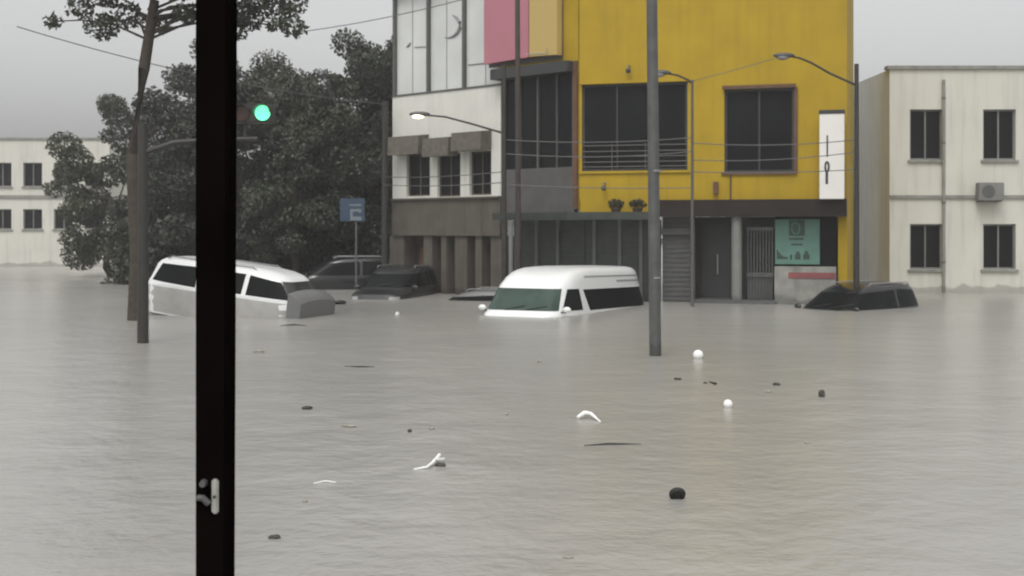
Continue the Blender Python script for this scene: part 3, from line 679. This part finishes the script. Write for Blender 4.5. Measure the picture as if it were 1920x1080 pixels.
TL = [
 (690, 50, 34, 3.3, .9, 15000, 'leaf', 'dark bushy tree rising tallest beside the white building', 60),
 (606, 56, 128, 3.0, .6, 13000, 'leaf3', 'dark tree lower in the gap of sky behind the blue sign', 46),
 (520, 52, 92, 3.4, .7, 15000, 'leaf2', 'olive green tree standing behind the lit green signal', 60),
 (425, 54, 55, 3.2, .7, 13000, 'leaf', 'dark tree right behind the door frame, left of the olive green tree', 50),
 (330, 52, 120, 3.2, .6, 11000, 'leaf3', 'dark round tree just left of the door frame behind the floating white car', 46),
 (215, 58, 170, 3.0, .6, 10000, 'leaf2', 'smaller olive tree standing left of the traffic light pole', 40),
 (562, 48, 150, 2.3, .4, 9000, 'leaf', 'low dark tree filling the dip between the olive tree and the blue sign', 46),
 (462, 50, 62, 2.5, .4, 9000, 'leaf3', 'dark tree directly behind the lit green signal, nearest the door frame', 46),
 (655, 49, 88, 2.3, .4, 9000, 'leaf2', 'olive tree straight above the blue sign', 46),
 (738, 54, 50, 2.6, .8, 9000, 'leaf3', 'dark tree hidden deepest behind the corner of the white building', 40),
]
for i, (px, D, yt, sp, lo_, nl, m_, lab, cl) in enumerate(TL):
    make_tree('street_tree', lab, tb(px, D), ztop(yt, D), sp, lo_, nl, m_, seed=i+3, clumps=cl)
# near tree whose branch hangs in at top left
nb = tb(250, 30)
t = thing('street_tree', 'nearest tree, its thin branches hanging into the sky at the top left', 'tree', nb, group='trees at the left of the street')
rs = np.random.RandomState(5)
TH = 8.6
to = obj('trunk', tube(B(), [(0, 0, 0), (.1, 0, 2.5), (-.05, .1, 5), (.25, 0, 7), (.5, 0, TH)], .2, 12, .11), 'bark', t, local=True, smooth=True)
lb = B(); cen = []; rad = []
def brn(a, b, r):
    a, b = Vector(a), Vector(b); m1 = a.lerp(b, .35)+Vector((0, 0, .2)); m2 = a.lerp(b, .7)+Vector((0, 0, .16)); tube(lb, [a, m1, m2, b], r, 6, .012, cap=False)
tips = []
def rp(px, py, dy=0): p = Pw(px, py, 30+dy); return (p.x-nb[0], dy, p.z-GZ)
for (px, py) in ((445, 18), (470, 38), (500, 12), (515, 44), (538, 24), (552, 52), (440, 55), (480, 5), (460, -15), (420, 30), (395, 15), (400, 60), (350, 25), (300, 45), (240, 30), (190, 50), (150, 15), (100, 40), (330, -20), (200, -10), (500, -25), (548, 5)):
    p = rp(px, py, rs.uniform(-.5, .5)); cen.append(p); rad.append(rs.uniform(.22, .42)); brn((.35, 0, 7.6+rs.uniform(0, .8)), p, .035)
for k in range(40):
    p = rp(rs.uniform(60, 520), rs.uniform(-190, -25), rs.uniform(-1.8, 1.8)); cen.append(p); rad.append(rs.uniform(.3, .6))
obj('limb', lb, 'bark', to, local=True, smooth=True)
np.random.seed(4); v, f = leaves(17000, cen, rad, .075)
o = bpy.data.objects.new('crown', leafmesh('crown', v, 'leaf')); COL.objects.link(o); o.parent = t
# hedge mass along the far kerb (bushes closing the view under the crowns)
for i, (px, D, w_) in enumerate(((480, 49, 2.2), (565, 50, 2.2), (650, 51, 2.1), (395, 49, 2.2), (310, 50, 2.0), (720, 49.5, 1.5))):
    rs = np.random.RandomState(40+i); np.random.seed(60+i)
    b = tb(px, D); t = thing('roadside_bush', ['broad dark bush under the trees, behind the floating white car\'s roof', 'dark bush between the floating white car\'s nose and the blue sign', 'dark bush directly behind the blue sign', 'dark bush hidden in part by the door frame', 'dark bush just left of the door frame', 'narrow dark bush at the foot of the dark post by the white building'][i], 'bush', b, group='bushes under the trees')
    cen = [(rs.uniform(-w_, w_), rs.uniform(-.6, .6), rs.uniform(.8, 3.6)) for _ in range(26)]
    st = B()
    for k in range(0, 26, 4): tube(st, [(cen[k][0]*.4, 0, 0), (cen[k][0]*.7, 0, cen[k][2]*.6), cen[k]], .04, 6, .012, cap=False)
    obj('stem', st, 'bark', t, local=True)
    v, f = leaves(7000, cen, [rs.uniform(.5, .8) for _ in cen], .11)
    o = bpy.data.objects.new('foliage', leafmesh('foliage', v, ['leaf3', 'leaf', 'leaf2'][i % 3])); COL.objects.link(o); o.parent = t

# ------------------------------------------------------------------ neighbouring buildings to either side
def block(name, label, x0, x1, D, ytop, rows, cols, depth=8, m='cream', door=None, gf=None):
    X0, X1 = (x0-960)/F*D, (x1-960)/F*D; zt = Pw(0, ytop, D).z
    t = thing(name, label, 'building', ((X0+X1)/2, D, GZ))
    FF = Facade((X0, D), (1, 0), False); L = X1-X0; hol = []
    for (ya, yb2) in rows:
        for c in range(cols):
            a = L*(c+.5)/cols-.55; hol.append((a, a+1.1, Pw(0, yb2, D).z, Pw(0, ya, D).z))
    if door: hol.append((door, door+1.1, GZ, 1.2))
    bm = B(); FF.wall(bm, 0, L, GZ, zt, hol); 
    for xx in (0, L-.25): FF.box(bm, xx, xx+.25, GZ, zt, -depth, -.26)
    obj('wall', bm, m, t)
    obj('roof', FF.box(B(), .26, L-.26, zt-.35, zt-.2, -depth, -.27), 'greypanel', t)
    obj('parapet_cap', FF.box(B(), -.08, L+.08, zt+.003, zt+.12, -.35, .08), 'palewall', t)
    obj('floor_band', FF.box(B(), 0, L, Pw(0, 372, D).z, Pw(0, 366, D).z, .003, .07), 'palewall', t)
    for (a, b, c, d) in hol:
        if c <= GZ: obj('door', FF.box(B(), a, b, c, d, -.2, -.12), 'bronze', t); continue
        fr = B(); k = .06
        FF.box(fr, a, b, d-k, d, -.2, -.1); FF.box(fr, a, b, c, c+k, -.2, -.1); FF.box(fr, a, a+k, c+k, d-k, -.2, -.1); FF.box(fr, b-k, b, c+k, d-k, -.2, -.1); FF.box(fr, (a+b)/2-.025, (a+b)/2+.025, c+k, d-k, -.19, -.11)
        w = obj('window', fr, 'column', t); obj('pane', FF.box(B(), a+k, b-k, c+k, d-k, -.17, -.155), 'glassdark', w)
        obj('sill', FF.box(B(), a-.08, b+.08, c-.08, c-.003, -.1, .08), 'palewall', w)
    return t
block('house', 'pale cream two storey building right of the yellow corner building', 1668, 2080, 43, 130, ((205, 300), (420, 505)), 3)
block('house', 'pale cream building standing alone far left beyond the trees', -140, 205, 74, 262, ((305, 350), (392, 430)), 6)
p = Pw(1850, 360, 43)
t = thing('air_conditioner', 'white air conditioner unit on the wall of the pale cream building at right', 'air conditioner', (p.x, 42.9, p.z))
obj('case', box(B(), p.x-.42, p.x+.42, 42.55, 42.88, p.z-.3, p.z+.3), 'column', t, bevel=.015)
obj('fan_grille', tube(B(), [(p.x-.1, 42.54, p.z), (p.x-.1, 42.55, p.z)], .22, 20), 'midgrey', t)
obj('bracket', box(B(), p.x-.35, p.x+.35, 42.6, 43.0, p.z-.34, p.z-.303), 'mullion', t)
p = Pw(1768, 0, 43)
t = thing('drainpipe', 'grey drainpipe down the pale cream building between its left windows', 'drainpipe', (p.x, 42.92, GZ))
obj('pipe', tube(B(), [(p.x, 42.92, GZ), (p.x, 42.92, Pw(0, 150, 43).z)], .05, 10), 'palewall', t)
for zz_ in (1.0, 3.0, 5.0, 6.5): obj('clip', tube(B(), [(p.x, 42.92, zz_), (p.x, 42.92, zz_+.05)], .065, 10), 'mullion', t)
# distant tree line across the far ends of the street
np.random.seed(77); cen = []; rad = []
for i in range(420):
    x = np.random.uniform(-95, 95); y = 170+np.random.uniform(0, 40); r = np.random.uniform(1.6, 3.2); cen.append((x, y, np.random.uniform(.3, 4.5))); rad.append(r)
v, f = leaves(26000, cen, rad, .42)
o = bpy.data.objects.new('distant_trees', leafmesh('distant_trees', v, 'leaf2')); COL.objects.link(o); tag(o, 'far off line of trees fading in the rain beyond the flooded street', 'trees', kind='stuff')

# ------------------------------------------------------------------ floating debris
def lump(px, py, w, h, m, name, label, cat, seed=0, flat=.6, sink=.3, yaw=0, grp='litter floating on the flood'):
    """irregular floating lump w x h photo pixels across"""
    p = Wt(px, py); s = p.y/F; rs = random.Random(seed)
    bm = B(); bmesh.ops.create_icosphere(bm, subdivisions=3, radius=1)
    for v in bm.verts:
        k = 1+.22*math.sin(3*v.co.x+seed)*math.cos(4*v.co.y+2*seed)+.12*math.sin(7*v.co.z+5*v.co.x+seed*3); v.co *= k
    bmesh.ops.scale(bm, verts=bm.verts, vec=(w*s/2, max(w*s/2*.7, .02), h*s/2)); bmesh.ops.rotate(bm, verts=bm.verts, matrix=Matrix.Rotation(R(yaw), 3, 'Z'))
    bmesh.ops.translate(bm, verts=bm.verts, vec=p+Vector((0, 0, h*s/2*(1-sink*1.4))))
    o = obj(name, bm, m, loc=tuple(p), smooth=True); return tag(o, label, cat, grp)
def ball(px, py, d, m, name, label, cat, sink=.35, grp=None):
    p = Wt(px, py+d*.3); r = d/2*p.y/F
    bm = B(); bmesh.ops.create_uvsphere(bm, u_segments=28, v_segments=18, radius=r, matrix=Matrix.Translation(p+Vector((0, 0, r*(1-sink*2*.5)))))
    return tag(obj(name, bm, m, loc=tuple(p), smooth=True), label, cat, grp)
ball(1309, 666, 19, 'foam', 'floating_ball', 'white foam ball floating nearest the tall grey pole', 'ball', grp='white balls afloat')
ball(1365, 758, 17, 'foam', 'floating_ball', 'smaller white foam ball floating nearer, below the other white ball', 'ball', grp='white balls afloat')
# dark round tyre-like thing
p = Wt(1270, 936); s = p.y/F; r = 15.5*s
bm = B(); n, k = 28, 12; rings = []
for i in range(n):
    a = 2*math.pi*i/n; ring = []
    for j in range(k):
        b = 2*math.pi*j/k; rr = r*.68+r*.34*math.cos(b)
        ring.append(bm.verts.new(Vector((rr*math.cos(a), r*.36*math.sin(b), rr*math.sin(a)))))
    rings.append(ring)
for i in range(n):
    for j in range(k): bm.faces.new([rings[i][j], rings[(i+1) % n][j], rings[(i+1) % n][(j+1) % k], rings[i][(j+1) % k]])
bmesh.ops.rotate(bm, verts=bm.verts, matrix=Matrix.Rotation(R(35), 3, 'X')); bmesh.ops.translate(bm, verts=bm.verts, vec=p+Vector((0, 0, r*.62)))
t = thing('rubber_ring', 'small black rubber ring floating in the near water at lower right', 'rubber ring', tuple(p))
wt = obj('outer_ring', bm, 'rubber', t, smooth=True)
bm = B(); bmesh.ops.create_uvsphere(bm, u_segments=18, v_segments=12, radius=1); bmesh.ops.scale(bm, verts=bm.verts, vec=(r*.45, r*.22, r*.45)); bmesh.ops.rotate(bm, verts=bm.verts, matrix=Matrix.Rotation(R(35), 3, 'X')); bmesh.ops.translate(bm, verts=bm.verts, vec=p+Vector((0, 0, r*.62)))
obj('centre_pad', bm, 'debris', t, smooth=True)
# white bent branch / bag pieces
def strip(pts, rad, m, name, label, cat, grp=None):
    P_ = []
    for (x, y, dz) in pts: q_ = Wt(x, y); P_.append(q_+Vector((0, 0, dz)))
    s = P_[0].y/F; bm = B()
    dense = []; rr = []
    for i in range(len(P_)-1):
        for k in range(5): dense.append(P_[i].lerp(P_[i+1], k/5)); rr.append((rad[i]+(rad[i+1]-rad[i])*k/5)*s)
    dense.append(P_[-1]); rr.append(rad[-1]*s); tube(bm, dense, rr, 8)
    return tag(obj(name, bm, m, loc=tuple(P_[0]), smooth=True), label, cat, grp)
strip([(776, 880, .0), (800, 879, .015), (814, 872, .03), (824, 862, .045)], [1.5, 2.5, 3.5, 3.5], 'foam', 'plastic_strip', 'white bent plastic strip with a raised end floating nearest the camera', 'plastic')
strip([(814, 873, .05), (832, 867, .03)], [3, 2.5], 'foam', 'plastic_scrap', 'small white scrap touching the bent plastic strip', 'plastic')
lump(826, 874, 20, 8, 'debris', 'leaf_litter', 'dark scrap behind the raised end of the white bent strip', 'litter', 3)
strip([(1083, 786, .02), (1096, 784, .06), (1108, 784, .05), (1126, 791, .0)], [3, 4.5, 3.5, 1.2], 'foam', 'plastic_bag', 'white crumpled plastic bag floating below the van', 'plastic bag')
strip([(1095, 836, .0), (1140, 834, .012), (1202, 833, .0)], [1.2, 1.8, 1.4], 'debris', 'floating_stick', 'long thin dark stick floating flat below the white plastic bag', 'stick')
strip([(645, 687, .0), (675, 689, .015), (702, 688, .0)], [1.0, 1.5, 1.0], 'debris', 'floating_stick', 'thin stick floating below the white car\'s nose', 'stick')
strip([(525, 611, .0), (552, 610, .02), (575, 611, .0)], [.8, 1.4, .8], 'debris', 'floating_stick', 'thin stick floating just under the white floating car', 'stick')
strip([(588, 906, .0), (610, 904, .01), (630, 904, .0)], [1, 1.4, .8], 'foam', 'plastic_strip', 'faint thin white strip lying flat at lower left', 'plastic')
strip([(1330, 716, .0), (1342, 722, .02)], [1.5, 2.2], 'wood', 'floating_twig', 'short dark twig floating between the two white balls', 'twig')
DB = [(577, 767, 20, 8, 'debris', 'dark leafy clump floating alone left of centre', 1),
 (768, 810, 9, 7, 'debris', 'tiny black lump floating above the bent white strip', 2), (810, 805, 14, 5, 'tan', 'pale brown flat scrap right of the tiny black lump', 3),
 (1270, 712, 14, 5, 'debris', 'small dark scrap floating at the foot of the grey pole', 4), (1322, 719, 8, 4, 'debris', 'speck of litter left of the short dark twig', 5),
 (1455, 722, 17, 6, 'debris', 'dark scrap floating farthest right but one, level with the twig', 6), (1440, 735, 18, 4, 'tan', 'pale scrap just below the farthest right dark scrap but one', 7),
 (1541, 744, 14, 18, 'debris', 'dark upright lump floating at the far right', 8), (485, 660, 24, 5, 'tan', 'flat brown litter floating nearest the door frame', 9),
 (515, 1009, 22, 8, 'debris', 'dark clump floating at the very bottom left', 10), (745, 591, 8, 7, 'foam', 'small white scrap floating far off left of the van', 11),
 (638, 570, 30, 9, 'rubber', 'long dark lump floating right of the white car\'s nose', 12), (1012, 679, 12, 5, 'tan', 'faint brown scrap floating below the van', 13),
 (655, 800, 26, 5, 'tan', 'thin brown leaf litter left of the tiny black lump', 14), (1515, 832, 12, 5, 'tan', 'pale brown scrap at right below the upright lump', 15),
 (950, 778, 10, 5, 'tan', 'pale brown scrap floating at the middle of the flood', 16), (572, 942, 10, 7, 'tan', 'brown scrap below the faint white strip', 17),
 (545, 610, 8, 3, 'debris', 'speck of litter on the stick under the white car', 18), (1065, 1046, 20, 5, 'tan', 'brown scrap at the bottom middle edge', 19)]
for (x, y, w, h, m_, lab, sd) in DB: lump(x, y, w, h, m_, 'floating_litter', lab, 'litter', sd, yaw=sd*37)

# ------------------------------------------------------------------ dark door frame by the camera
D_ = 1.2
def fx(px): return (px-960)/F*D_
df = thing('door_frame', 'black brown door frame upright with a bright latch, close to the camera', 'door frame', (fx(398), D_, GZ))
bm = B(); zt_, zb_ = 3.2, GZ; 
def ex(xt, z): # slight lean measured at the photo's top and bottom
    return xt
DK = 1+.04/1.2; a0, a1, b0, b1 = fx(366), fx(427)*DK, fx(366), fx(437)*DK
zt0 = Pw(0, 0, D_).z; zb0 = Pw(0, 1080, D_).z
def edge(za): k = (za-zb0)/(zt0-zb0); return a1+(b1-a1)*k
hexa(bm, [(a0, D_, zb_), (edge(zb0-.6), D_, zb_), (edge(zb0-.6), D_+.04, zb_), (a0, D_+.04, zb_), (a0, D_, zt_), (edge(zt_), D_, zt_), (edge(zt_), D_+.04, zt_), (a0, D_+.04, zt_)])
up = obj('upright', bm, 'frame', df, bevel=.002)
zz = lambda py: Pw(0, py, D_).z
lt = obj('latch_plate', box(B(), fx(398), fx(411), D_-.004, D_, zz(962), zz(897)), 'steel', df, bevel=.0015)
obj('screw', tube(B(), [(fx(404), D_-.0055, zz(930)), (fx(404), D_-.004, zz(930))], .0016, 10), 'ink', lt)
obj('latch_knob', tube(B(), [(fx(383), D_, zz(905)), (fx(383), D_-.008, zz(905))], .0035, 14, .003), 'galv', df, smooth=True)
obj('latch_lever', tube(B(), [(fx(374), D_-.004, zz(932)), (fx(384), D_-.008, zz(930)), (fx(394), D_-.006, zz(942))], .003, 8), 'galv', df, smooth=True)

# ------------------------------------------------------------------ rain haze
bm = B(); box(bm, -455, 455, -65, 705, GZ-1.3, 14.0)
hz = bpy.data.materials.new('haze'); hz.use_nodes = True; t = hz.node_tree; t.nodes.clear()
mo = t.nodes.new('ShaderNodeOutputMaterial'); pv = t.nodes.new('ShaderNodeVolumePrincipled')
pv.inputs['Color'].default_value = (.9, .9, .89, 1); pv.inputs['Density'].default_value = .0015; pv.inputs['Anisotropy'].default_value = .2
t.links.new(pv.outputs[0], mo.inputs['Volume'])
ho = obj('haze', bm, hz); tag(ho, kind='stuff', label='thin grey rain haze in the air', cat='haze')
